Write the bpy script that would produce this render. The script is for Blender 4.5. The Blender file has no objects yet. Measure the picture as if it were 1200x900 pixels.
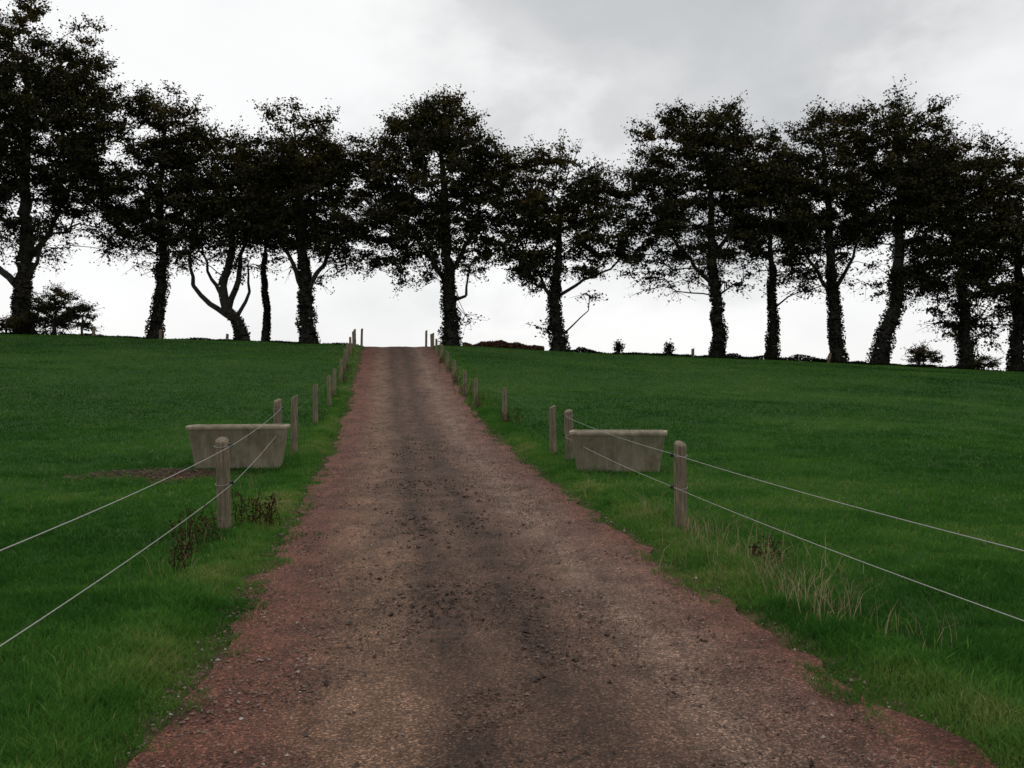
import bpy, math, random
import numpy as np
from mathutils import Vector

rng = np.random.default_rng(7)
random.seed(7)
scene = bpy.context.scene

# ------------------------------------------------------------------ helpers
def sstep(a, b, x):
    t = np.clip((x - a) / (b - a), 0, 1)
    return t * t * (3 - 2 * t)

_tab = np.random.default_rng(3).random((256, 256))
def vnoise(x, y, s=1.0, o=0.0):
    x = np.asarray(x, float) * s + o + 1000.3
    y = np.asarray(y, float) * s + o * 1.7 + 1000.7
    xi = np.floor(x).astype(int); yi = np.floor(y).astype(int)
    fx = x - xi; fy = y - yi
    fx = fx * fx * (3 - 2 * fx); fy = fy * fy * (3 - 2 * fy)
    a = _tab[xi % 256, yi % 256]; b = _tab[(xi + 1) % 256, yi % 256]
    c = _tab[xi % 256, (yi + 1) % 256]; d = _tab[(xi + 1) % 256, (yi + 1) % 256]
    return (a * (1 - fx) + b * fx) * (1 - fy) + (c * (1 - fx) + d * fx) * fy

PY = np.array([-60, -20, 0, 3.7, 9, 13.5, 18, 21.8, 26, 30, 36, 43, 46, 49, 52, 60, 80, 120, 300, 1200], float)
PZ = np.array([-.6, -.2, 0, .03, .09, .20, .38, .62, 1.07, 1.58, 2.42, 3.25, 3.50, 3.60, 3.52, 2.9, 1.3, -.5, -6, -22], float)
_yy = np.arange(-60, 1200, .25)
_zz = np.interp(_yy, PY, PZ)
_k = np.hanning(25); _k /= _k.sum()
_zz = np.convolve(np.pad(_zz, 12, mode='edge'), _k, mode='valid')

def XC(y):
    return 0.70 - 0.141 * np.asarray(y, float)
HW = 1.70
def soil_mask(x, y):
    e = ((x + 5.35) / 1.35) ** 2 + ((y - 13.45) / .60) ** 2
    return np.clip(1.15 - e + (vnoise(x, y, 1.9, 5) - .5) * 1.6 + (vnoise(x, y, 7, 5) - .5) * 1.2, 0, 1)
def HT(x, y):
    x = np.asarray(x, float); y = np.asarray(y, float)
    z = np.interp(y, _yy, _zz)
    u = x - XC(y); au = np.abs(u)
    tilt = np.where(u > 0, -.045, -.03) * np.sign(u) * np.clip(au - 1.7, 0, 60) * sstep(7, 46, y)
    z = z + tilt
    z = z - .022 * (np.exp(-((u + .8) / .3) ** 2) + np.exp(-((u - .85) / .3) ** 2)) * (1 - sstep(100, 200, y))
    off = sstep(1.66, 2.1, au)
    z = z + off * (.055 + .06 * (vnoise(x, y, .9) - .5) + .12 * (vnoise(x, y, .23, 9) - .5))
    return z

def mesh_obj(name, V, groups, mats=(), tint=None, smooth=False, parent=None):
    me = bpy.data.meshes.new(name)
    V = np.asarray(V, np.float32)
    me.vertices.add(len(V)); me.vertices.foreach_set('co', V.ravel())
    loops = np.concatenate([np.asarray(f).ravel() for f, m in groups]).astype(np.int32)
    tot = np.concatenate([np.full(len(f), np.asarray(f).shape[1]) for f, m in groups]).astype(np.int32)
    mi = np.concatenate([np.full(len(f), m) for f, m in groups]).astype(np.int32)
    st = np.concatenate([[0], np.cumsum(tot)[:-1]]).astype(np.int32)
    me.loops.add(len(loops)); me.loops.foreach_set('vertex_index', loops)
    me.polygons.add(len(tot)); me.polygons.foreach_set('loop_start', st)
    me.polygons.foreach_set('loop_total', tot)
    me.polygons.foreach_set('material_index', mi)
    me.polygons.foreach_set('use_smooth', np.full(len(tot), smooth))
    for m in mats: me.materials.append(m)
    if tint is not None:
        a = me.attributes.new('tint', 'FLOAT', 'POINT')
        a.data.foreach_set('value', np.asarray(tint, np.float32))
    me.update(calc_edges=True)
    ob = bpy.data.objects.new(name, me)
    scene.collection.objects.link(ob)
    if parent: ob.parent = parent
    return ob

# ------------------------------------------------------------------ materials
def mat_new(name):
    m = bpy.data.materials.new(name); m.use_nodes = True
    nt = m.node_tree
    return m, nt, nt.nodes['Principled BSDF'], nt.nodes['Material Output']
def node(nt, t, **kw):
    n = nt.nodes.new(t)
    for k, v in kw.items(): setattr(n, k, v)
    return n
def ramp(nt, src, stops, interp='LINEAR'):
    r = node(nt, 'ShaderNodeValToRGB'); r.color_ramp.interpolation = interp
    el = r.color_ramp.elements
    el[0].position, el[0].color = stops[0][0], (*stops[0][1], 1)
    el[1].position, el[1].color = stops[1][0], (*stops[1][1], 1)
    for p, c in stops[2:]:
        e = el.new(p); e.color = (*c, 1)
    nt.links.new(src, r.inputs[0]); return r.outputs[0]
def noise(nt, scale, detail=4, rough=.6, vec=None, dist=0):
    n = node(nt, 'ShaderNodeTexNoise')
    n.inputs['Scale'].default_value = scale; n.inputs['Detail'].default_value = detail
    n.inputs['Roughness'].default_value = rough; n.inputs['Distortion'].default_value = dist
    if vec is None:
        vec = node(nt, 'ShaderNodeNewGeometry').outputs['Position']
    nt.links.new(vec, n.inputs['Vector']); return n.outputs['Fac']
def mixc(nt, fac, a, b, mode='MIX'):
    n = node(nt, 'ShaderNodeMix', data_type='RGBA', blend_type=mode)
    for sock, v in ((n.inputs[0], fac), (n.inputs[6], a), (n.inputs[7], b)):
        if isinstance(v, (int, float)): sock.default_value = v
        elif isinstance(v, tuple): sock.default_value = (*v, 1)
        else: nt.links.new(v, sock)
    return n.outputs[2]
def math_(nt, op, a, b=0.0, c=None):
    n = node(nt, 'ShaderNodeMath', operation=op)
    for i, v in enumerate((a, b) if c is None else (a, b, c)):
        if isinstance(v, (int, float)): n.inputs[i].default_value = v
        else: nt.links.new(v, n.inputs[i])
    return n.outputs[0]
def attr(nt, name):
    n = node(nt, 'ShaderNodeAttribute', attribute_name=name); return n.outputs['Fac']
def bump(nt, h, bsdf, strength=.5, dist=.02):
    b = node(nt, 'ShaderNodeBump'); b.inputs['Strength'].default_value = strength
    b.inputs['Distance'].default_value = dist
    nt.links.new(h, b.inputs['Height']); nt.links.new(b.outputs[0], bsdf.inputs['Normal'])

def leafy(name, stops, transl=.25):
    m, nt, b, o = mat_new(name); nt.nodes.remove(b)
    c = ramp(nt, attr(nt, 'tint'), stops)
    b = node(nt, 'ShaderNodeBsdfDiffuse'); nt.links.new(c, b.inputs['Color'])
    if transl <= 0:
        nt.links.new(b.outputs[0], o.inputs[0]); return m
    t = node(nt, 'ShaderNodeBsdfTranslucent'); nt.links.new(c, t.inputs[0])
    mx = node(nt, 'ShaderNodeMixShader'); mx.inputs[0].default_value = transl
    nt.links.new(b.outputs[0], mx.inputs[1]); nt.links.new(t.outputs[0], mx.inputs[2])
    nt.links.new(mx.outputs[0], o.inputs[0]); return m

M_grass = leafy('grass_blades', [(0, (.022, .072, .013)), (.3, (.044, .138, .022)), (.55, (.088, .215, .036)), (.78, (.18, .265, .062)), (1, (.38, .34, .17))], .3)
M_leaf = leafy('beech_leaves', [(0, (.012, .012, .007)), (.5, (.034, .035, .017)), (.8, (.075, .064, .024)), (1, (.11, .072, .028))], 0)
M_ivy = leafy('ivy_leaves', [(0, (.008, .009, .006)), (1, (.024, .026, .014))], 0)
M_dry = leafy('dry_stems', [(0, (.20, .14, .08)), (1, (.50, .41, .25))], .2)
M_weed = leafy('brown_weed', [(0, (.02, .013, .009)), (1, (.11, .06, .038))], 0)
M_brk = leafy('bracken_fronds', [(0, (.03, .022, .014)), (.6, (.10, .05, .032)), (1, (.14, .08, .045))], 0)

m, nt, b, o = mat_new('bark'); M_bark = m
n1 = noise(nt, 6, 4)
nt.links.new(ramp(nt, n1, [(0.3, (.016, .014, .011)), (.7, (.045, .038, .030))]), b.inputs['Base Color'])
b.inputs['Roughness'].default_value = .9

m, nt, b, o = mat_new('pasture_soil'); M_ground = m
n1 = noise(nt, .7, 4); n2 = noise(nt, 22, 4, .7)
g = ramp(nt, n2, [(.3, (.014, .040, .008)), (.7, (.038, .100, .018))])
g2 = mixc(nt, ramp(nt, n1, [(.35, (0, 0, 0)), (.7, (1, 1, 1))]), g, mixc(nt, .5, g, (.05, .10, .02)))
s = ramp(nt, noise(nt, 9, 5, .75), [(.32, (.040, .022, .012)), (.55, (.12, .068, .040)), (.7, (.19, .12, .075))])
nt.links.new(mixc(nt, attr(nt, 'tint'), g2, s), b.inputs['Base Color'])
b.inputs['Roughness'].default_value = .95; b.inputs['Specular IOR Level'].default_value = .1
bump(nt, n2, b, .8, .04)

# farm track
m, nt, b, o = mat_new('farm_track'); M_road = m
u = attr(nt, 'tint')
pos = node(nt, 'ShaderNodeNewGeometry').outputs['Position']
mpr = node(nt, 'ShaderNodeMapping'); mpr.inputs['Rotation'].default_value = (0, 0, math.radians(-8)); mpr.inputs['Scale'].default_value = (1, .28, 1)
nt.links.new(pos, mpr.inputs[0])
wob = math_(nt, 'MULTIPLY', math_(nt, 'SUBTRACT', noise(nt, .9, 5, .7, mpr.outputs[0]), .5), .20)
uu = math_(nt, 'ADD', u, wob)
lane = ramp(nt, uu, [(0, (.160, .064, .042)), (.13, (.155, .069, .047)), (.24, (.195, .118, .078)), (.31, (.180, .110, .074)), (.39, (.082, .047, .031)),
                     (.475, (.125, .074, .050)), (.56, (.080, .046, .031)), (.66, (.150, .090, .064)), (.76, (.215, .145, .110)), (.88, (.175, .096, .072)), (1, (.160, .064, .043))])
big = ramp(nt, noise(nt, 2.2, 7, .75), [(.32, (.50, .46, .43)), (.5, (.95, .93, .91)), (.7, (1.32, 1.30, 1.28))])
c = mixc(nt, 1.0, lane, big, 'MULTIPLY')
streak = ramp(nt, noise(nt, 5.0, 5, .7, mpr.outputs[0]), [(.35, (.72, .70, .68)), (.65, (1.22, 1.21, 1.2))])
c = mixc(nt, 1.0, c, streak, 'MULTIPLY')
v = node(nt, 'ShaderNodeTexVoronoi'); v.inputs['Scale'].default_value = 105; nt.links.new(pos, v.inputs['Vector'])
sep = node(nt, 'ShaderNodeSeparateColor'); nt.links.new(v.outputs['Color'], sep.inputs[0])
st = ramp(nt, sep.outputs[0], [(0, (.40, .37, .35)), (.5, (.85, .82, .80)), (.85, (1.45, 1.43, 1.4)), (1, (3.0, 3.0, 2.9))])
c = mixc(nt, .85, c, st, 'MULTIPLY')
fine = noise(nt, 55, 4, .8)
c = mixc(nt, .8, c, ramp(nt, fine, [(.3, (.5, .5, .5)), (.7, (1.45, 1.42, 1.4))]), 'MULTIPLY')
nt.links.new(c, b.inputs['Base Color']); b.inputs['Roughness'].default_value = .8
b.inputs['Specular IOR Level'].default_value = .25
h = math_(nt, 'ADD', math_(nt, 'MULTIPLY', v.outputs['Distance'], -1.0), math_(nt, 'MULTIPLY', fine, 1.5))
bump(nt, h, b, .9, .010)

m, nt, b, o = mat_new('gravel_stone'); M_stone = m
nt.links.new(ramp(nt, attr(nt, 'tint'), [(0, (.042, .026, .018)), (.4, (.135, .078, .054)), (.75, (.24, .175, .135)), (1, (.50, .46, .41))]), b.inputs['Base Color'])
b.inputs['Roughness'].default_value = .8

m, nt, b, o = mat_new('weathered_wood'); M_wood = m
tc = node(nt, 'ShaderNodeTexCoord'); mp = node(nt, 'ShaderNodeMapping'); mp.inputs['Scale'].default_value = (30, 30, 2.5)
nt.links.new(tc.outputs['Object'], mp.inputs[0])
n1 = noise(nt, 1.5, 6, .7, mp.outputs[0]); n2 = noise(nt, 5, 4, .6)
w = ramp(nt, n1, [(.32, (.06, .042, .028)), (.48, (.19, .145, .098)), (.7, (.34, .275, .19))])
nt.links.new(mixc(nt, ramp(nt, n2, [(.45, (0, 0, 0)), (.7, (.7, .7, .7))]), w, (.10, .11, .055)), b.inputs['Base Color'])
b.inputs['Roughness'].default_value = .9; bump(nt, n1, b, 1, .012)

m, nt, b, o = mat_new('white_rope'); M_rope = m
b.inputs['Base Color'].default_value = (.38, .38, .35, 1); b.inputs['Roughness'].default_value = .8
m, nt, b, o = mat_new('dull_wire'); M_wire = m
b.inputs['Base Color'].default_value = (.22, .22, .20, 1); b.inputs['Roughness'].default_value = .7
m, nt, b, o = mat_new('black_insulator'); M_ins = m
b.inputs['Base Color'].default_value = (.015, .015, .015, 1); b.inputs['Roughness'].default_value = .4

m, nt, b, o = mat_new('concrete'); M_conc = m
tc = node(nt, 'ShaderNodeTexCoord'); mp = node(nt, 'ShaderNodeMapping'); mp.inputs['Scale'].default_value = (9, 9, 1.6)
nt.links.new(tc.outputs['Object'], mp.inputs[0])
n1 = noise(nt, 1.0, 5, .7, mp.outputs[0]); n2 = noise(nt, 4, 6, .7)
w = ramp(nt, n1, [(.3, (.22, .185, .125)), (.7, (.46, .40, .295))])
w = mixc(nt, ramp(nt, n2, [(.48, (0, 0, 0)), (.70, (.85, .85, .85))]), w, (.17, .145, .09))
nt.links.new(w, b.inputs['Base Color']); b.inputs['Roughness'].default_value = .9; bump(nt, n2, b, .6, .012)
m, nt, b, o = mat_new('trough_water'); M_water = m
b.inputs['Base Color'].default_value = (.02, .025, .02, 1); b.inputs['Roughness'].default_value = .05

# ------------------------------------------------------------------ ground
ys = np.concatenate([np.arange(-60, -4, 2), np.arange(-4, 62, .2), 62 + np.cumsum(np.linspace(.5, 40, 50))])
up = [HW]
while up[-1] < 6.5: up.append(up[-1] + .14)
stp = .16
while up[-1] < 500: stp *= 1.06; up.append(up[-1] + stp)
up = np.array(up); uc = np.linspace(-HW, HW, 15)[1:-1]
us = np.concatenate([-up[::-1], uc, up])
Yg, Ug = np.meshgrid(ys, us, indexing='ij'); Xg = Ug + XC(Yg)
Zg = HT(Xg, Yg)
nr, nc = Yg.shape
idx = np.arange(nr * nc).reshape(nr, nc)
F = np.stack([idx[:-1, :-1], idx[:-1, 1:], idx[1:, 1:], idx[1:, :-1]], -1).reshape(-1, 4)
V = np.stack([Xg, Yg, Zg], -1).reshape(-1, 3)
sm = np.maximum(soil_mask(V[:, 0], V[:, 1]), .75 * (1 - sstep(1.72, 1.92, np.abs(Ug.ravel()))))
mesh_obj('pasture_ground', V, [(F, 0)], [M_ground], sm, True)

# ------------------------------------------------------------------ track
yr = np.concatenate([np.arange(-8, 60, .1), np.arange(60, 140, 2)])
t = np.linspace(-1, 1, 33)
Yr, Tr = np.meshgrid(yr, t, indexing='ij')
edgeL = HW + .20 * (vnoise(yr, yr * 0, 1.1, 3) - .5) + .16 * (vnoise(yr, yr * 0, 4.3, 8) - .5)
edgeR = HW - .02 + .20 * (vnoise(yr, yr * 0, 1.0, 21) - .5) + .16 * (vnoise(yr, yr * 0, 4.1, 33) - .5)
Ur = np.where(Tr < 0, Tr * edgeL[:, None], Tr * edgeR[:, None])
Xr = Ur + XC(Yr); Zr = HT(Xr, Yr) + .014 + .022 * (vnoise(Xr, Yr, 3.1, 2) - .5) + .012 * (vnoise(Xr, Yr, 7, 2) - .5)
nr, nc = Yr.shape; idx = np.arange(nr * nc).reshape(nr, nc)
F = np.stack([idx[:-1, :-1], idx[:-1, 1:], idx[1:, 1:], idx[1:, :-1]], -1).reshape(-1, 4)
mesh_obj('farm_track_road', np.stack([Xr, Yr, Zr], -1).reshape(-1, 3), [(F, 0)], [M_road], (Ur / (2 * HW) + .5).ravel(), True)

def stones(name, x, y, r, tint):
    n = len(x)
    base = np.array([[1, 0, 0], [0, 1, 0], [-1, 0, 0], [0, -1, 0], [0, 0, 1], [0, 0, -1]], float)
    fc = np.array([[0, 1, 4], [1, 2, 4], [2, 3, 4], [3, 0, 4], [1, 0, 5], [2, 1, 5], [3, 2, 5], [0, 3, 5]])
    P = base[None] * (rng.uniform(.6, 1.25, (n, 6, 1))) + rng.normal(0, .22, (n, 6, 3))
    P *= r[:, None, None]; P[:, :, 2] *= .7
    a = rng.uniform(0, 6.28, n); ca, sa = np.cos(a)[:, None], np.sin(a)[:, None]
    X = P[:, :, 0] * ca - P[:, :, 1] * sa; Y = P[:, :, 0] * sa + P[:, :, 1] * ca
    z = HT(x, y) + .016 + r * .2
    V = np.stack([X + x[:, None], Y + y[:, None], P[:, :, 2] + z[:, None]], -1).reshape(-1, 3)
    F = (fc[None] + 6 * np.arange(n)[:, None, None]).reshape(-1, 3)
    return mesh_obj(name, V, [(F, 0)], [M_stone], np.repeat(tint, 6))
n = 80000
y = 2.4 + 30 * rng.random(n) ** 2.8
uq = rng.uniform(-1.80, 1.78, n)
keep = rng.random(n) < (.3 + .7 * np.clip(vnoise(uq + XC(y), y, 1.6, 4) * 1.6 - .3 + .3 * (np.abs(uq - .9) < .5), 0, 1)) * (1 - sstep(12, 30, y))
y, uq = y[keep], uq[keep]; n = len(y)
cen = np.exp(-((uq + .08) / .42) ** 2)
stones('gravel', uq + XC(y), y, .0032 + .0085 * rng.random(n) ** 3.4 + .0002 * y, np.clip(rng.beta(1.7, 2.1, n) * (1 - .4 * cen), 0, 1))
n = 4200
y = 2.6 + 16 * rng.random(n) ** 1.7; uq = np.where(rng.random(n) < .65, rng.normal(-.34, .15, n), rng.normal(.22, .2, n))
keep = vnoise(uq + XC(y), y, 1.3, 14) + .25 * vnoise(uq + XC(y), y, 5, 1) > .62
y, uq = y[keep], uq[keep]; n = len(y)
stones('mud_clods', uq + XC(y), y, .005 + .022 * rng.random(n) ** 3.0, rng.uniform(0, .12, n))
n = 60
y = rng.uniform(3.2, 12, n); uq = rng.uniform(-1.3, 1.5, n)
stones('stray_clods', uq + XC(y), y, rng.uniform(.012, .026, n), rng.uniform(0, .15, n))
n = 700
x = -5.35 + rng.normal(0, .8, n); y = 13.45 + rng.normal(0, .3, n); k_ = soil_mask(x, y) > .45
stones('soil_clods', x[k_], y[k_], rng.uniform(.008, .028, k_.sum()), rng.uniform(0, .3, k_.sum()))

# ------------------------------------------------------------------ grass
def blades(x, y, h, w, lean, tint, zo=-.005, simple=False):
    n = len(x); z = HT(x, y) + zo
    a = rng.uniform(0, 2 * np.pi, n); l = rng.uniform(0, 2 * np.pi, n)
    dx, dy = np.cos(a) * w / 2, np.sin(a) * w / 2
    lx, ly = np.cos(l) * lean * h, np.sin(l) * lean * h
    if simple:
        P = np.stack([np.stack([x - dx, y - dy, z], -1), np.stack([x + dx, y + dy, z], -1), np.stack([x + lx, y + ly, z + h * .95], -1)], 1)
        return P.reshape(-1, 3), 3 * np.arange(n)[:, None] + np.array([[0, 1, 2]]), np.repeat(tint, 3)
    P = np.zeros((n, 5, 3))
    P[:, 0] = np.stack([x - dx, y - dy, z], -1); P[:, 1] = np.stack([x + dx, y + dy, z], -1)
    mx, my, mz = x + lx * .3, y + ly * .3, z + h * .6
    P[:, 2] = np.stack([mx + dx * .8, my + dy * .8, mz], -1); P[:, 3] = np.stack([mx - dx * .8, my - dy * .8, mz], -1)
    P[:, 4] = np.stack([x + lx, y + ly, z + h * .95], -1)
    k = 5 * np.arange(n)[:, None]
    return P.reshape(-1, 3), k + np.array([[0, 1, 2, 3]]), k + np.array([[3, 2, 4]]), np.repeat(tint, 5)
X_, Y_ = [], []
y0 = 1.6
while y0 < 52:
    dy = .25 + y0 * .01
    rho = 5200 * min(1, (4.6 / (y0 + .01)) ** 1.65)
    xl, xr = -(.6 * y0 + 2.5), (.6 * y0 + 2.5)
    n = int(rho * dy * (xr - xl))
    X_.append(rng.uniform(xl, xr, n)); Y_.append(rng.uniform(y0, y0 + dy, n)); y0 += dy
n = 75000
yv = 2.0 + 26 * rng.random(n) ** 1.8; sd_ = np.where(rng.random(n) < .5, -1, 1)
X_.append(XC(yv) + sd_ * rng.uniform(1.58, 2.2, n)); Y_.append(yv)
x = np.concatenate(X_); y = np.concatenate(Y_)
ug = x - XC(y)
edge = 1.68 + .30 * (vnoise(x, y, 1.7, 6) - .5) + .24 * (vnoise(x, y, 6, 2) - .5)
au = np.abs(ug)
keep = au > edge - .16 * rng.random(len(x)) ** 2
keep &= rng.random(len(x)) > soil_mask(x, y) * 1.0
x, y, ug, au = x[keep], y[keep], ug[keep], au[keep]
n = len(x)
verge = np.exp(-((au - 1.95) / .38) ** 2)
clump = np.clip(vnoise(x, y, 2.2, 1) * .55 + vnoise(x, y, 7, 3) * .6 - .1, 0, 1)
far = np.clip(y / 40, 0, 1)
h = (.018 + .058 * clump + .022 * rng.random(n)) * (1 + .7 * verge * vnoise(x, y, 3, 12)) * (1 - .2 * far)
h *= 1 - .5 * np.exp(-((au - 1.7) / .15) ** 2)
w = .0052 * (np.maximum(y, 4) / 5) ** .8
patch = vnoise(x * .6, y, .35, 2) * .45 + vnoise(x * .7, y, 1.1, 7) * .32 + vnoise(x, y, 4.5, 9) * .23
tint = np.clip(-.13 + .98 * patch + rng.normal(0, .085, n) + .34 * verge * (.4 + .8 * vnoise(x, y, 1.3, 15)) + (rng.random(n) < .016) * .45 - .05 * far, 0, 1)
nearm = y < 13
P, Q, T, tt = blades(x[nearm], y[nearm], h[nearm], w[nearm], rng.uniform(.2, 1.1, nearm.sum()), tint[nearm])
fm = ~nearm
P2, T2, tt2 = blades(x[fm], y[fm], h[fm], w[fm] * 1.3, rng.uniform(.2, 1.0, fm.sum()), tint[fm], simple=True)
mesh_obj('grass', np.concatenate([P, P2]), [(Q, 0), (T, 0), (T2 + len(P), 0)], [M_grass], np.concatenate([tt, tt2]))

def tufts(name, spots, mat, hmin, hmax, w=.004, lean=.5, tb=(0, 1)):
    xs, yss, hs = [], [], []
    for (cx, cy, r, k) in spots:
        xs.append(rng.normal(cx, r, k)); yss.append(rng.normal(cy, r * 1.3, k)); hs.append(rng.uniform(hmin, hmax, k) * rng.uniform(.6, 1.1))
    x = np.concatenate(xs); y = np.concatenate(yss); h = np.concatenate(hs)
    P, Q, T, tt = blades(x, y, h, np.full(len(x), w), rng.uniform(.1, lean, len(x)), rng.uniform(tb[0], tb[1], len(x)))
    return mesh_obj(name, P, [(Q, 0), (T, 0)], [mat], tt)
tufts('dry_grass', [(1.80, 8.7, .13, 70), (1.70, 8.0, .12, 55), (1.95, 7.3, .14, 70), (1.9, 6.7, .13, 75), (1.95, 6.1, .13, 80), (2.0, 5.7, .10, 50), (2.15, 6.6, .25, 60), (2.0, 7.6, .3, 60),
                    (1.50, 9.7, .10, 30), (1.05, 11.5, .1, 16), (-3.0, 8.3, .15, 16), (-3.5, 12, .15, 10), (2.3, 5.1, .12, 18), (-2.6, 6.9, .12, 14)], M_dry, .10, .42, .0038, 1.1)
xx = rng.uniform(2.0, 40, 420)
tufts('long_grass', [(XC(q) + (2.1 + .45 * rng.random()) * (1 if rng.random() < .5 else -1), q, .08, 18) for q in xx], M_grass, .07, .17, .006, .9, (.1, .8))

# ------------------------------------------------------------------ generic tubes / leaves
def tubes(A, B, ra, rb, k=6):
    n = len(A); d = B - A; L = np.linalg.norm(d, axis=1, keepdims=True) + 1e-9; d = d / L
    ref = np.where(np.abs(d[:, 2:3]) > .9, np.array([[1., 0, 0]]), np.array([[0, 0, 1.]]))
    e1 = np.cross(d, ref); e1 /= np.linalg.norm(e1, axis=1, keepdims=True); e2 = np.cross(d, e1)
    an = np.linspace(0, 2 * np.pi, k, endpoint=False)
    ring = e1[:, None] * np.cos(an)[None, :, None] + e2[:, None] * np.sin(an)[None, :, None]
    V = np.concatenate([A[:, None] + ring * ra[:, None, None], B[:, None] + ring * rb[:, None, None]], 1)
    i = np.arange(k); j = (i + 1) % k
    f = np.stack([i, j, j + k, i + k], -1)
    F = (f[None] + 2 * k * np.arange(n)[:, None, None]).reshape(-1, 4)
    return V.reshape(-1, 3), F
def leaves(C, L, W, flat=.8):
    n = len(C); nrm = rng.normal(0, 1, (n, 3)); nrm[:, 2] += flat * 1.5
    nrm /= np.linalg.norm(nrm, axis=1, keepdims=True)
    r = rng.normal(0, 1, (n, 3)); e1 = np.cross(nrm, r); e1 /= np.linalg.norm(e1, axis=1, keepdims=True); e2 = np.cross(nrm, e1)
    L = L[:, None]; W = W[:, None]
    V = np.stack([C - e1 * L, C - e2 * W, C + e1 * L, C + e2 * W], 1).reshape(-1, 3)
    F = 4 * np.arange(n)[:, None] + np.array([[0, 1, 2, 3]])
    return V, F

def make_tree(name, X, Y, lobes, trunk, r0, ivy=3.0, dens=3.3, leafn=125, limbs=(), ivyr=.2, leaf=.092, seed=0, sig=.5, skirt=True):
    global rng
    keep_rng = rng; rng = np.random.default_rng(seed + 100)
    nodes, par, pl, rmin = [], [], [], []
    def addpath(pts, parent, rs):
        for i, p in enumerate(pts):
            if parent >= 0:
                pl.append(pl[parent] + np.linalg.norm(np.array(p) - nodes[parent]))
            else: pl.append(0.)
            nodes.append(np.array(p, float)); par.append(parent); rmin.append(rs[i]); parent = len(nodes) - 1
        return parent
    def poly(pts, step=.45, jit=.05):
        pts = np.array(pts, float); out = []
        for a, b_ in zip(pts[:-1], pts[1:]):
            k = max(1, int(np.linalg.norm(b_ - a) / step))
            for i in range(k): out.append(a + (b_ - a) * i / k + rng.normal(0, jit, 3) * [1, 1, .2])
        out.append(pts[-1]); return out
    tp = poly([(dx, rng.normal(0, .1), dz) for dx, dz in trunk]); k = len(tp); tp[0] = np.array([trunk[0][0], 0, -.4])
    rs = [r0 * (1.0 - .72 * i / k) + r0 * .5 * math.exp(-i * 1.3) for i in range(k)]
    addpath(tp, -1, rs)
    minz = trunk[-1][1] * .27
    lobes = list(lobes)
    for start_dz, pts, rl in limbs:
        i0 = int(np.argmin([abs(nn[2] - start_dz) for nn in nodes[:k]]))
        p0 = nodes[i0]; lp = poly([tuple(p0)] + [(a_, c_, b__) for a_, b__, c_ in pts])[1:]
        addpath(lp, i0, [rl * (1 - .75 * q / len(lp)) for q in range(len(lp))])
        if rl > .1: lobes.append((pts[-1][0], pts[-1][1] + .2, 1.1, .8, 1.0))
        else: lobes.append((pts[-1][0], pts[-1][1] + .1, .5, .4, 1.4))
    if skirt:
        xl = min(l[0] - l[2] for l in lobes); xr = max(l[0] + l[2] for l in lobes); zb = min(l[1] - l[3] for l in lobes if l[1] > 5)
        lobes.append(((xl + xr) / 2, max(zb + .5, 4.2), (xr - xl) / 2 * .90, 1.3, .5))
    att = []
    for (dx, dz, rx, rz, dd) in lobes:
        cnt = max(2, int(dens * dd * math.pi * rx * rz))
        v = rng.normal(0, 1, (cnt, 3)); v /= np.linalg.norm(v, axis=1, keepdims=True)
        v *= rng.random((cnt, 1)) ** (1 / 2.8) * rng.uniform(.85, 1.12, (cnt, 1))
        v *= [rx, min(rx, 4) * .8, rz]
        att.append(v + [dx, rng.normal(0, .3), dz])
    att = np.concatenate(att)
    tpa = np.array(nodes)
    order = np.argsort([np.min(np.linalg.norm(tpa - a, axis=1)) for a in att])
    att = att[order]
    for a in att:
        N = np.array(nodes); d = np.linalg.norm(N - a, axis=1)
        cost = d + .22 * np.array(pl) + .9 * np.clip(N[:, 2] - a[2] + .1 * d, 0, None) + 50 * (N[:, 2] < minz)
        j = int(np.argmin(cost)); p0 = N[j]; L = d[j]
        if L < .1: continue
        hd = (a - p0) * [1, 1, 0]; hl = np.linalg.norm(hd) + 1e-6
        p1 = p0 + (hd / hl * .5 + np.array([0, 0, .55]) * (1 if a[2] > p0[2] - 1 else .1)) * L * .4 + rng.normal(0, .06, 3) * L
        k2 = max(2, int(L / .5)); ts = np.linspace(0, 1, k2 + 1)[1:, None]
        pts = (1 - ts) ** 2 * p0 + 2 * ts * (1 - ts) * p1 + ts ** 2 * a
        pts[:-1] += rng.normal(0, .05, (k2 - 1, 3))
        addpath(list(pts), j, [0.0] * k2)
    N = np.array(nodes); par_ = np.array(par); ex = 2.35
    acc = np.zeros(len(N)); child = np.zeros(len(N), bool); child[par_[par_ >= 0]] = True
    acc[~child] = .018 ** ex
    for i in range(len(N) - 1, 0, -1): acc[par_[i]] += acc[i]
    R = np.maximum(acc ** (1 / ex), np.array(rmin))
    A = N[par_[1:]]; B = N[1:]; ra = np.minimum(R[par_[1:]], R[1:] * 1.5 + .01); rb = R[1:]
    big = rb > .09
    Vs, Fq, tint, off = [], [[], [], []], [], 0
    def push(V, F, m, t):
        nonlocal off
        Vs.append(V); Fq[m].append(F + off); tint.append(t); off += len(V)
    for msk, kk in ((big, 10), (~big, 4)):
        if msk.any():
            V, F = tubes(A[msk], B[msk], ra[msk], rb[msk], kk); push(V, F, 0, np.zeros(len(V)))
    na = len(att); tw = 6
    s = np.repeat(att, tw, 0); dirn = rng.normal(0, 1, (na * tw, 3)) * [1, 1, .42] + [0, 0, .10]
    out = s - np.array([np.mean(att[:, 0]), 0, np.mean(att[:, 2])]); out /= np.linalg.norm(out, axis=1, keepdims=True) + .01
    dirn += out * .7; dirn /= np.linalg.norm(dirn, axis=1, keepdims=True)
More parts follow.
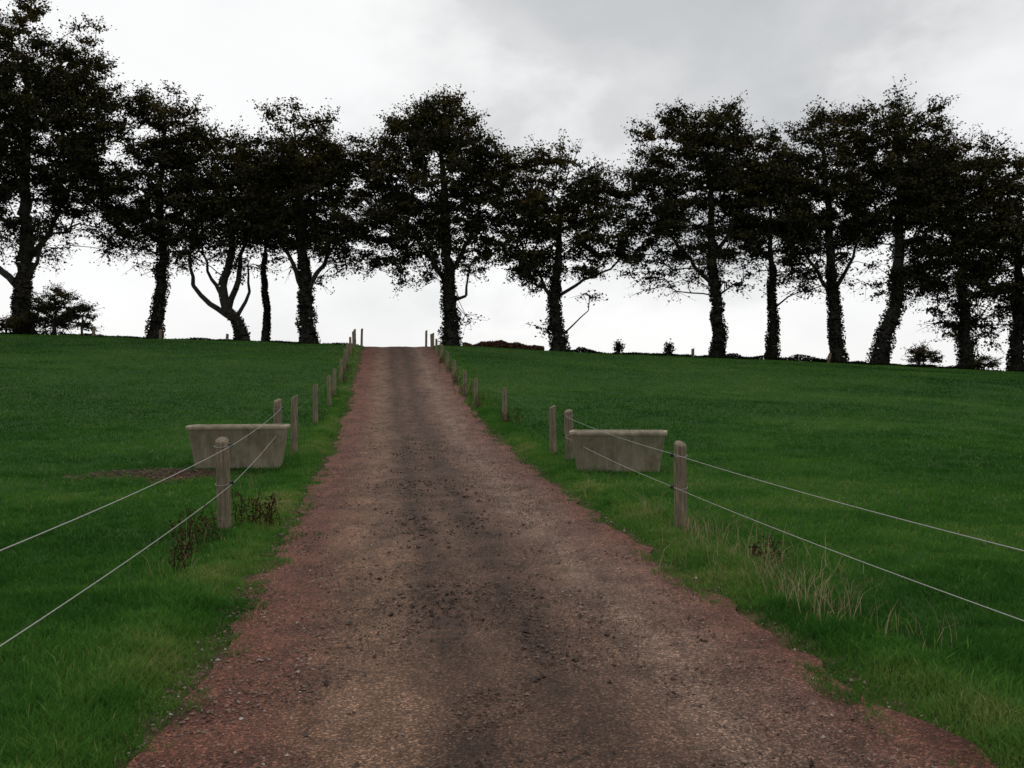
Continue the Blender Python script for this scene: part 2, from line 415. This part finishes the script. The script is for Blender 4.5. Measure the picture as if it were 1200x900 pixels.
    e = s + dirn * rng.uniform(.4, 1.3, (na * tw, 1)) * (sig / .5)
    V, F = tubes(s, e, np.full(na * tw, .015), np.full(na * tw, .006), 3); push(V, F, 0, np.zeros(len(V)))
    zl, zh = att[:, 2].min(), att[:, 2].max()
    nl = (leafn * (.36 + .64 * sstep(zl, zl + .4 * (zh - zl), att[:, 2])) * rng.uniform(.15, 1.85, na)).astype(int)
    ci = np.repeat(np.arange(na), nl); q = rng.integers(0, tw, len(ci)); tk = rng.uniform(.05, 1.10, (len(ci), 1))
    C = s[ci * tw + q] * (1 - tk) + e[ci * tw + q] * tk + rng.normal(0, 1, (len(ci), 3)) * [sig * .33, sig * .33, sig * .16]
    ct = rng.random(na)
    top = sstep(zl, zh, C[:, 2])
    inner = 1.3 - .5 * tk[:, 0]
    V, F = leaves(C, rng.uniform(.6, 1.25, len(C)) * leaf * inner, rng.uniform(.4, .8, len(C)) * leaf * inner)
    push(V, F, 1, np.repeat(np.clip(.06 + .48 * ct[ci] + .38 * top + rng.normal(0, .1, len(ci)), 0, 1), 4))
    if ivy > 0:
        ivt = ivy * 1.5; tpn = np.array(tp); cnt = int(1500 * ivy * .6)
        hz = ivt * rng.random(cnt) ** 1.35; j = np.searchsorted(tpn[:, 2], hz).clip(1, len(tpn) - 1)
        f = ((hz - tpn[j - 1, 2]) / (tpn[j, 2] - tpn[j - 1, 2] + 1e-6)).clip(0, 1)[:, None]
        c0 = tpn[j - 1] * (1 - f) + tpn[j] * f
        an = rng.uniform(0, 6.283, cnt)
        bul = ivyr * np.clip(.15 + 1.3 * vnoise(an * .8, c0[:, 2], 1.3, seed), 0, 2) * rng.uniform(.1, 1.3, cnt) * (1 - .6 * c0[:, 2] / ivt)
        rr = r0 * (1 - .65 * c0[:, 2] / max(trunk[-1][1], 1)) * .9 + bul
        C = c0 + np.stack([np.cos(an) * rr, np.sin(an) * rr, rng.normal(0, .08, cnt)], -1)
        V, F = leaves(C, rng.uniform(.04, .08, cnt), rng.uniform(.03, .065, cnt), .1)
        push(V, F, 2, np.repeat(rng.random(cnt), 4))
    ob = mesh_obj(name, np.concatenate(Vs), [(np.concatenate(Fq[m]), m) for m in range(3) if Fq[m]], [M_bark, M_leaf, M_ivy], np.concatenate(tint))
    ob.location = (X, Y, float(HT(X, Y)))
    rng = keep_rng
    return ob

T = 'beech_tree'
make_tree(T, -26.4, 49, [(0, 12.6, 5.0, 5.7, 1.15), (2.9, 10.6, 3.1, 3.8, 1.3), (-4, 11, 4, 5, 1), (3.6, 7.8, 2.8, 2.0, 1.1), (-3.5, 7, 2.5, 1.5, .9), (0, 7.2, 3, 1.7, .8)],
          [(0, 0), (0, 2.5), (.1, 5), (-.1, 8), (.2, 12), (0, 15)], .46, 3.0,
          limbs=[(2.6, [(-1.6, 3.8, 0), (-2.2, 6, .3), (-3.5, 9, .3)], .2), (4, [(.9, 5.2, .4), (2, 7.5, .4), (3, 9.5, .4)], .16), (3.0, [(.8, 3.9, -.3), (1.5, 5.4, -.4)], .12)], seed=1)
make_tree(T, -19.7, 50, [(.4, 11.4, 2.1, 2.5, 1.35), (-.4, 7.9, 2.7, 2.5, 1.3), (-1.7, 5.8, 1.7, 1.2, 1), (1.2, 9, 1.7, 2, 1.1)],
          [(0, 0), (.1, 2), (.4, 4.5), (.3, 8), (.5, 11.5)], .32, 3.6, seed=2)
make_tree(T, -14.9, 50, [(-1.3, 9.3, 3.1, 2.7, 1.3), (-2.6, 6.2, 1.9, 1.4, 1), (.8, 7.9, 2.4, 2.6, 1.2), (-1.5, 7, 2.2, 1.8, 1)],
          [(0, 0), (-.1, .9), (-.9, 1.9), (-1.1, 3.2), (-.6, 5), (-.6, 8)], .33, 1.2,
          limbs=[(1.5, [(-1.9, 2.2, 0), (-2.7, 3.2, 0), (-3.1, 5.2, .2)], .17), (1.9, [(-.2, 3.0, -.3), (.1, 4.8, -.4), (.8, 7, -.4)], .17), (2.6, [(-1.9, 3.6, .4), (-2.4, 5.5, .5)], .12), (1.3, [(-.2, 1.8, .2), (.3, 2.9, .3), (.2, 4.4, .3)], .11)], seed=3)
make_tree(T, -13.8, 50.6, [(0, 7.2, 1.4, 1.6, 1.1)], [(0, 0), (0, 2), (-.05, 4), (0, 6.5)], .2, 3.4, ivyr=.08, seed=4, skirt=False)
make_tree(T, -11.2, 49.5, [(-.7, 10, 3.0, 2.7, 1.3), (0, 7.3, 3.3, 2.2, 1.4), (1.9, 5.9, 2.2, 1.4, 1.2), (-1.9, 7.2, 1.8, 2.0, 1.1), (.8, 9, 2.2, 2, 1.1)],
          [(0, 0), (0, 1.5), (-.1, 3.2), (-.4, 6), (-.5, 9.5)], .42, 3.2, ivyr=.24,
          limbs=[(2.6, [(-.9, 4.4, .2), (-1.7, 6.4, .3)], .16), (2.8, [(.8, 4.4, 0), (1.8, 5.9, 0)], .15)], seed=5)
make_tree(T, -3.35, 50, [(-1.4, 10.1, 4.2, 3.0, 1.2), (-.8, 11.8, 2.6, 2.0, 1.2), (1.6, 9.0, 2.4, 2.9, 1.2), (-3.0, 6.6, 2.1, 1.9, 1.1), (1.4, 5.9, 1.8, 1.5, 1), (-3.6, 9.2, 2, 2, 1), (-.5, 7.2, 2.6, 1.6, .9), (-2.8, 4.6, 1.4, .7, .8)],
          [(0, 0), (-.05, 2), (-.2, 4), (-.3, 7), (-.6, 11)], .42, 3.2, ivyr=.25,
          limbs=[(2.3, [(.7, 2.9, 0), (1.0, 4.3, 0)], .09), (3.6, [(-1.3, 5.2, .3), (-2.8, 7.5, .5)], .15), (4, [(1, 6, -.3), (1.8, 8.5, -.4)], .15), (.9, [(.5, 1.7, .2)], .04)], seed=6)
make_tree(T, 2.6, 50, [(-.1, 8.8, 2.9, 2.5, 1.3), (2.1, 8.1, 2.0, 1.9, 1.2), (-1.8, 7.0, 1.8, 1.8, 1.2), (2.4, 6.0, 2.0, 1.2, 1), (-1.6, 5.3, 1.5, 1.1, .9), (.5, 6.5, 2, 1, .9)],
          [(0, 0), (-.1, 1.5), (-.25, 3), (0, 5.5), (0, 8.5)], .36, 2.8, ivyr=.26,
          limbs=[(.8, [(.8, 1.6, 0), (1.6, 2.4, .1), (1.7, 3.2, .1)], .05), (2.6, [(-1.0, 4.2, .2), (-1.9, 5.8, .3)], .12), (2.8, [(1.4, 4.1, 0), (2.8, 4.7, 0), (3.5, 5.4, 0)], .10), (.8, [(-.6, 1.4, .1)], .04)], seed=7)
make_tree(T, 11.4, 50, [(-1.6, 11.2, 3.4, 2.5, 1.2), (0, 12.1, 2.2, 1.8, 1.1), (-3.5, 9.0, 2.2, 2.2, 1.1), (.9, 8.9, 2.2, 2.6, 1.2), (-2.4, 6.2, 2.8, 1.6, .85), (.6, 6.2, 1.5, 1.3, .8), (-1, 8.5, 2.4, 1.6, .9)],
          [(0, 0), (0, 2), (-.2, 4.5), (-.4, 7.5), (-.6, 11.5)], .34, 3.6,
          limbs=[(4, [(-1.5, 5.6, .2), (-3.2, 7.8, .3)], .13), (3.4, [(.8, 4.2, 0), (1.4, 4.4, 0)], .05), (5.5, [(.8, 7.4, -.3), (1.2, 9.6, -.4)], .13)], seed=8)
make_tree(T, 14.5, 50.5, [(-.2, 9.5, 2.3, 2.8, 1.3), (1.0, 7.1, 1.7, 1.7, 1.1), (-1.4, 7.1, 1.3, 1.6, .9)],
          [(0, 0), (.1, 2), (0, 4.5), (-.1, 8.5)], .27, 3.6, limbs=[(3.0, [(.9, 3.7, 0), (2, 4.1, 0)], .05)], seed=9)
make_tree(T, 18, 50, [(-1.1, 11.3, 2.9, 2.9, 1.3), (.2, 8.8, 2.8, 2.5, 1.2), (-2.5, 8.4, 1.6, 2.1, 1), (-1.2, 6, 1.8, 1.3, .9)],
          [(0, 0), (-.1, 2), (-.3, 4.5), (-.5, 8), (-.9, 12)], .36, 3.6, limbs=[(3.5, [(-1.3, 5.5, .2), (-2.3, 7.8, .3)], .12), (4, [(.9, 6, 0), (1.3, 8, 0)], .12)], seed=10)
make_tree(T, 20.1, 49.5, [(1.0, 12.2, 3.0, 2.8, 1.3), (1.5, 8.8, 2.8, 2.6, 1.3), (-.5, 8.5, 1.6, 2.2, .9), (3, 10, 2, 2.6, 1.2), (2.2, 5.7, 2.1, 1.5, 1.1)],
          [(0, 0), (.2, 1.5), (.9, 3.2), (1.0, 6), (1.2, 9), (1, 12.5)], .42, 3.6, ivyr=.26, seed=11)
make_tree(T, 25.1, 50, [(-.6, 10.1, 3.3, 3.1, 1.2), (.9, 7.4, 3.0, 2.2, 1.3), (-1.9, 6.2, 2.0, 1.8, 1.1), (-.8, 3.0, 1.3, 1.0, 1), (.9, 2.6, 1.2, 1.1, 1)],
          [(0, 0), (0, 2), (-.2, 4.5), (-.5, 9.5)], .36, 3.6, ivyr=.28, limbs=[(1.6, [(-.9, 2.7, 0)], .06), (1.2, [(.9, 2.2, 0)], .06)], seed=12)
t12 = make_tree(T, 28.2, 50.5, [(0, 9.3, 3.0, 3.0, 1.2), (-.8, 6.4, 2.4, 2.0, 1.2), (1.6, 7.2, 2.2, 2, 1), (.2, 3.6, 1.4, 1.3, 1)],
          [(0, 0), (.1, 2), (0, 4.5), (0, 9)], .36, 3.6, ivyr=.28, seed=13)
for (X, Y, a, s) in ((33.5, 50, 2.0, 1.05), (39.5, 51, 4.1, .95), (-33.5, 50, 1.2, 1.2), (-40, 51, 3.1, 1.15)):
    o = bpy.data.objects.new(T, t12.data); scene.collection.objects.link(o)
    o.location = (X, Y, float(HT(X, Y))); o.rotation_euler = (0, 0, a); o.scale = (s, s, s)

B_ = 'hawthorn_bush'
kw = dict(ivy=0, dens=12, leafn=80, leaf=.06, sig=.25, skirt=False)
make_tree(B_, -24.3, 48, [(0, 1.5, 1.0, .95, 1.8), (-.7, 1.0, .8, .6, 1.8), (.5, .9, .7, .6, 1.6)], [(0, 0), (0, .6), (.1, 1.4)], .08, seed=21, **kw)
make_tree(B_, -22.8, 48, [(0, 1.1, .5, .65, 1.8), (.1, .5, .35, .3, 1.4)], [(0, 0), (0, .5), (.05, 1.2)], .06, seed=22, **kw)
make_tree(B_, -26.6, 47.6, [(0, .5, 1.1, .35, 1.8)], [(0, 0), (0, .4)], .06, seed=23, **kw)
make_tree(B_, 21.6, 48.0, [(0, .65, .6, .45, 2.4), (.4, .5, .4, .35, 2)], [(0, 0), (0, .5)], .05, seed=24, **kw)
make_tree(B_, 25.2, 48.5, [(0, .5, .9, .35, 1.6)], [(0, 0), (0, .4)], .05, seed=25, **kw)

def bank(name, x0, x1, y, hfun, dens, mat, leaf=.07):
    n = int((x1 - x0) * dens); x = rng.uniform(x0, x1, n); yy = y + rng.normal(0, .35, n)
    hh = hfun(x) * (.35 + .9 * vnoise(x, yy * 0, 2.1, 3)); z = HT(x, yy) + hh * rng.random(n)
    V, F = leaves(np.stack([x, yy, z], -1), rng.uniform(.5, 1.2, n) * leaf, rng.uniform(.2, .6, n) * leaf, 0)
    return mesh_obj(name, V, [(F, 0)], [mat], np.repeat(rng.random(n), 4))
bank('bracken', -2.6, 1.7, 48.2, lambda x: .42 * np.exp(-((x + .4) / 2.0) ** 2) + .14, 1800, M_brk)
bank('hedge_bank', 2.8, 31, 48.0, lambda x: .40 * vnoise(x, x * 0, .55, 8) ** 1.5 + .08, 700, M_ivy)
bank('hedge_bank', -34, -8.2, 48.0, lambda x: .26 * vnoise(x, x * 0, .45, 18) ** 1.6 + .04, 320, M_ivy)

# ------------------------------------------------------------------ posts
def post_geo(h, r, seed, rings=9, k=14):
    g = np.random.default_rng(seed); V = []
    zs = list(np.linspace(-.25, h - .02, rings)) + [h - .006, h]
    rr = [r * (1.04 - .08 * i / rings) for i in range(rings)] + [r * .93, r * .78]
    lob = 1 + .05 * np.sin(np.arange(k) * 2 * np.pi / k * 2 + g.uniform(0, 6)) + g.normal(0, .02, k)
    for z, q in zip(zs, rr):
        for i in range(k):
            a = 2 * math.pi * i / k
            V.append((math.cos(a) * q * lob[i] + g.normal(0, .0015), math.sin(a) * q * lob[i], z + (.024 * math.cos(a + seed) if z > h - .03 else 0)))
    m = len(zs); F = [[j * k + i, j * k + (i + 1) % k, (j + 1) * k + (i + 1) % k, (j + 1) * k + i] for j in range(m - 1) for i in range(k)]
    V.append((0, 0, h + .002)); c = len(V) - 1
    T = [[(m - 1) * k + i, (m - 1) * k + (i + 1) % k, c] for i in range(k)]
    return np.array(V), np.array(F), np.array(T)
def add_post(parent, i, x, y, h, r, lean=(0, 0), wires=()):
    V, F, T_ = post_geo(h, r, i * 7 + 3)
    Vs = [V]; mats = [M_wood, M_rope, M_ins]; off = len(V); G = [(F, 0), (T_, 0)]
    for wz, side in wires:
        A = np.array([[side * r * .8, 0, wz]]); B2 = np.array([[side * (r + .03), 0, wz]])
        v, f = tubes(A, B2, np.array([.016]), np.array([.02]), 10); G.append((f + off, 2)); Vs.append(v); off += len(v)
        an = np.linspace(0, 2 * np.pi, 17); ring = np.stack([np.cos(an) * (r * 1.07), np.sin(an) * (r * 1.07), wz + .015 * np.sin(an)], -1)
        v, f = tubes(ring[:-1], ring[1:], np.full(16, .0032), np.full(16, .0032), 6); G.append((f + off, 1)); Vs.append(v); off += len(v)
    ob = mesh_obj('post_%d' % i, np.concatenate(Vs), G, mats, None, True, parent)
    ob.location = (x, y, float(HT(x, y))); ob.rotation_euler = (lean[0], lean[1], 0)
    return ob
def wire(parent, name, pts, r=.0026, sag=.03, mat=None):
    P = []
    for a, b_ in zip(pts[:-1], pts[1:]):
        a = np.array(a); b_ = np.array(b_); L = np.linalg.norm(b_ - a)
        for q in np.linspace(0, 1, 13)[:-1]:
            p = a * (1 - q) + b_ * q; p[2] -= sag * 4 * q * (1 - q) * L / 6; P.append(p)
    P.append(np.array(pts[-1])); P = np.array(P)
    V, F = tubes(P[:-1], P[1:], np.full(len(P) - 1, r), np.full(len(P) - 1, r), 6)
    return mesh_obj(name, V, [(F, 0)], [mat or M_rope], None, True, parent)
def empty(name):
    e = bpy.data.objects.new(name, None); scene.collection.objects.link(e); return e

fL = empty('electric_fence')
postsL = [(-2.02, 2.9, .9, .065), (-2.88, 9.07, .90, .070), (-3.98, 15.4, .98, .065), (-3.83, 15.9, 1.0, .058), (-4.63, 21.3, .9, .06),
          (-5.0, 24.8, .85, .055), (-5.35, 27.2, .8, .055), (-5.75, 30.5, .8, .055), (-6.15, 33.2, .8, .055), (-6.55, 36, .78, .055), (-6.95, 39, .78, .055),
          (-7.45, 42.5, .8, .055), (-7.95, 45.8, .85, .06), (-7.75, 46.6, .9, .06)]
for i, (x, y, h, r) in enumerate(postsL):
    add_post(fL, i + 1, x, y, h, r, (random.uniform(-.03, .03), random.uniform(-.035, .035)), ((.84, 1), (.46, 1)) if i < 3 else ())
def wp(x, y, z): return (x, y, float(HT(x, y)) + z)
r_ = .075
wire(fL, 'wire_1', [wp(-2.02 + r_, 2.9, .83), wp(-2.88 + r_, 9.07, .84), wp(-3.98 + r_, 15.4, .86)])
wire(fL, 'wire_2', [wp(-2.02 + r_, 2.9, .45), wp(-2.88 + r_, 9.07, .45), wp(-3.98 + r_, 15.4, .52)])
wire(fL, 'wire_3', [wp(x + .06, y, .78) for x, y, h, r in postsL[3:-1]], .0012, mat=M_wire)
fR = empty('electric_fence')
postsR = [(2.62, 2.9, .86, .065), (1.69, 9.07, .86, .066), (.97, 15.2, .82, .068), (.73, 16.0, .82, .062), (-.17, 21.3, .82, .058), (-1.0, 25, .78, .055),
          (-1.42, 27.4, .75, .055), (-1.95, 30.5, .75, .055), (-2.4, 33.6, .72, .055), (-2.85, 36.5, .72, .055), (-3.3, 39.6, .72, .055), (-3.8, 42.8, .75, .055),
          (-4.35, 45.8, .85, .055), (-4.05, 46.5, .7, .055)]
for i, (x, y, h, r) in enumerate(postsR):
    add_post(fR, i + 1, x, y, h, r, (random.uniform(-.03, .03), random.uniform(-.03, .03)), ((.74, -1), (.42, -1)) if i < 3 else ())
wire(fR, 'wire_1', [wp(2.62 - r_, 2.9, .74), wp(1.69 - r_, 9.07, .75), wp(.97 - r_, 15.2, .72)])
wire(fR, 'wire_2', [wp(2.62 - r_, 2.9, .42), wp(1.69 - r_, 9.07, .42), wp(.97 - r_, 15.2, .38)])
wire(fR, 'wire_3', [wp(x, y, .68) for x, y, h, r in postsR[3:-1]], .0015, mat=M_wire)
fC = empty('stake_fence')
cp = [(-22.0, 47.5, .55), (-18.5, 47.6, .5), (5.6, 47.6, .6), (8.2, 47.4, .6), (9.5, 47.5, .5), (16.6, 47.5, .5), (-15, 47.6, .35)]
for i, (x, y, h) in enumerate(cp):
    add_post(fC, i + 1, x, y, h, .10 if i in (2, 3) else .08, (random.uniform(-.1, .1), random.uniform(-.22, .22)))
for (x, y) in ((5.6, 47.5), (8.2, 47.3)):
    n = 520; C = np.stack([x + rng.normal(0, .13, n), y + rng.normal(0, .12, n), HT(x, y) + .42 + rng.normal(0, .17, n)], -1)
    V, F = leaves(C, rng.uniform(.03, .07, n), rng.uniform(.02, .05, n), .1); mesh_obj('ivy_clump', V, [(F, 0)], [M_ivy], np.repeat(rng.random(n) * .5, 4))

# ------------------------------------------------------------------ troughs
def trough(X, Y, rot, L=1.5, W=.62, H=.62):
    k = 8
    def rr(l, w, rad, z):
        out = []
        for cx, cy, a0 in ((l / 2 - rad, w / 2 - rad, 0), (-l / 2 + rad, w / 2 - rad, 90), (-l / 2 + rad, -w / 2 + rad, 180), (l / 2 - rad, -w / 2 + rad, 270)):
            for i in range(k):
                a = math.radians(a0 + 90 * i / (k - 1)); out.append((cx + rad * math.cos(a), cy + rad * math.sin(a), z))
        return out
    prof = [(-.26, -.24, .07, 0.0), (-.24, -.22, .08, .02), (-.065, -.065, .10, H - .075), (-.03, -.03, .12, H - .065), (-.004, -.004, .12, H - .05), (0, 0, .12, H - .012), (-.015, -.015, .115, H),
            (-.10, -.10, .09, H), (-.12, -.12, .08, H - .02), (-.22, -.2, .07, H - .3), (-.4, -.28, .06, .1)]
    V = []
    for dl, dw, rad, z in prof: V += rr(L + dl, W + dw, rad, z)
    n = 4 * k; m = len(prof)
    F = [[j * n + i, j * n + (i + 1) % n, (j + 1) * n + (i + 1) % n, (j + 1) * n + i] for j in range(m - 1) for i in range(n)]
    V = np.array(V, float)
    V[:, 2] += .008 * np.sin(V[:, 0] * 4) * (V[:, 2] > .3)
    fl = np.array([[(m - 1) * n + i for i in range(n)]]); bt = np.array([[n - 1 - i for i in range(n)]])
    e = empty('water_trough'); e.location = (X, Y, float(HT(X, Y)) - .02); e.rotation_euler = (0, 0, rot)
    mesh_obj('trough_body', V, [(np.array(F), 0), (fl, 0), (bt, 0)], [M_conc], None, True, e)
    w = np.array(rr(L - .16, W - .16, .08, H - .12))
    mesh_obj('water', w, [(np.arange(n)[None], 0)], [M_water], None, False, e)
    return e
trough(-4.33, 14.35, math.radians(3), 1.54, .62, .68)
trough(1.63, 13.85, math.radians(-10), 1.48, .6, .62)

# ------------------------------------------------------------------ weeds
def weed(name, X, Y, h, ns, spread, seed, leafn=24):
    g = np.random.default_rng(seed); Vs, G, tt, off = [], [], [], 0
    C = []
    for i in range(ns):
        b0 = np.array([g.normal(0, spread * .4), g.normal(0, spread * .4), 0]); hh = h * g.uniform(.55, 1)
        d = np.array([g.normal(0, .25), g.normal(0, .25), 1]); P = [b0 + d * hh * q + np.array([g.normal(0, .01), g.normal(0, .01), 0]) for q in np.linspace(0, 1, 6)]
        P = np.array(P); v, f = tubes(P[:-1], P[1:], np.full(5, .004), np.full(5, .0025), 4); Vs.append(v); G.append(f + off); off += len(v); tt.append(np.full(len(v), .3))
        q = g.uniform(.15, 1, leafn); c = b0 + d * hh * q[:, None] + g.normal(0, 1, (leafn, 3)) * np.array([.04, .04, .02]) * (1.3 - q[:, None] * .7); C.append(c)
    C = np.concatenate(C); v, f = leaves(C, g.uniform(.010, .024, len(C)), g.uniform(.004, .010, len(C)), .1)
    Vs.append(v); G.append(f + off); tt.append(np.repeat(g.random(len(C)), 4))
    ob = mesh_obj(name, np.concatenate(Vs), [(np.concatenate(G), 0)], [M_weed], np.concatenate(tt))
    ob.location = (X, Y, float(HT(X, Y))); return ob
for i, (X, Y, h, ns, sp) in enumerate([(-2.70, 9.2, .38, 12, .22), (-2.50, 9.3, .36, 10, .18), (-2.72, 7.6, .50, 8, .2), (-2.85, 8.6, .34, 6, .2), (-2.62, 7.2, .3, 5, .15), (2.0, 7.4, .22, 8, .2), (-.05, 21.0, .4, 12, .3),
                                       (-.95, 24.7, .45, 14, .35), (-1.35, 27.2, .45, 12, .35), (-1.8, 30, .45, 12, .35), (-4.55, 21.5, .3, 5, .2), (-5.2, 26.5, .4, 8, .3), (-5.6, 30.2, .4, 10, .35), (-2.3, 33, .4, 10, .35), (-6.0, 33, .4, 8, .3), (-2.8, 36, .4, 10, .35)]):
    weed('dock_plant', X, Y, h, ns, sp, 50 + i)

# ------------------------------------------------------------------ world
w = bpy.data.worlds.new('World'); scene.world = w; w.use_nodes = True; nt = w.node_tree
bg = nt.nodes['Background']
sky = node(nt, 'ShaderNodeTexSky', sky_type='NISHITA', sun_disc=False)
sky.sun_elevation = math.radians(48); sky.sun_rotation = math.radians(-12)
tc = node(nt, 'ShaderNodeTexCoord'); dirv = tc.outputs['Generated']
mp = node(nt, 'ShaderNodeMapping'); mp.inputs['Scale'].default_value = (1, 1, 1.6); mp.inputs['Location'].default_value = (.35, .1, .2)
nt.links.new(dirv, mp.inputs[0])
c1 = noise(nt, 1.9, 5, .52, mp.outputs[0], .1); c2 = noise(nt, 4.5, 5, .55, mp.outputs[0], .15)
f = math_(nt, 'ADD', math_(nt, 'MULTIPLY', c1, .6), math_(nt, 'MULTIPLY', c2, .4))
cloud = ramp(nt, f, [(.34, (.80, .81, .82)), (.44, (.90, .905, .91)), (.52, (.98, .98, .98)), (.66, (1.03, 1.03, 1.03))])
vd = node(nt, 'ShaderNodeVectorMath', operation='DISTANCE'); nt.links.new(dirv, vd.inputs[0]); vd.inputs[1].default_value = (.17, .89, .42)
dd = math_(nt, 'ADD', vd.outputs['Value'], math_(nt, 'MULTIPLY', math_(nt, 'SUBTRACT', c2, .5), .6))
bank_ = ramp(nt, dd, [(.05, (.66, .67, .68)), (.20, (.74, .745, .75)), (.27, (.88, .88, .88)), (.38, (1, 1, 1))])
cloud = mixc(nt, 1.0, cloud, bank_, 'MULTIPLY')
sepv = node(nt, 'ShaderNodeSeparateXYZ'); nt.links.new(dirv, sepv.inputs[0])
fb = ramp(nt, math_(nt, 'MULTIPLY_ADD', sepv.outputs[1], .5, .5), [(.15, (.60, .60, .60)), (.75, (1, 1, 1))])  # added front-to-back gradient: unseen sky behind the camera dimmed to darken the trees
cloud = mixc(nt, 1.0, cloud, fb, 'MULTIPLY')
skys = mixc(nt, 1.0, sky.outputs[0], (.1, .1, .1), 'MULTIPLY')
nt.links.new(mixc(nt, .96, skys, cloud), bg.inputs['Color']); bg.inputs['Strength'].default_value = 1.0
w.cycles.sampling_method = 'MANUAL'; w.cycles.sample_map_resolution = 256

sd = bpy.data.lights.new('sun', 'SUN'); sd.energy = .6; sd.angle = math.radians(25); sd.color = (1, .95, .88)
so = bpy.data.objects.new('sun', sd); scene.collection.objects.link(so)
so.rotation_euler = Vector((.15, -1, -1.1)).to_track_quat('-Z', 'Y').to_euler()

cd = bpy.data.cameras.new('camera'); cam = bpy.data.objects.new('camera', cd); scene.collection.objects.link(cam)
cam.location = (0, 0, 1.6); cam.rotation_euler = (math.radians(90), 0, 0)
cd.sensor_width = 36; cd.lens = 31.8; cd.clip_end = 3000
scene.camera = cam
scene.view_settings.view_transform = 'Standard'; scene.view_settings.look = 'None'; scene.view_settings.exposure = 0
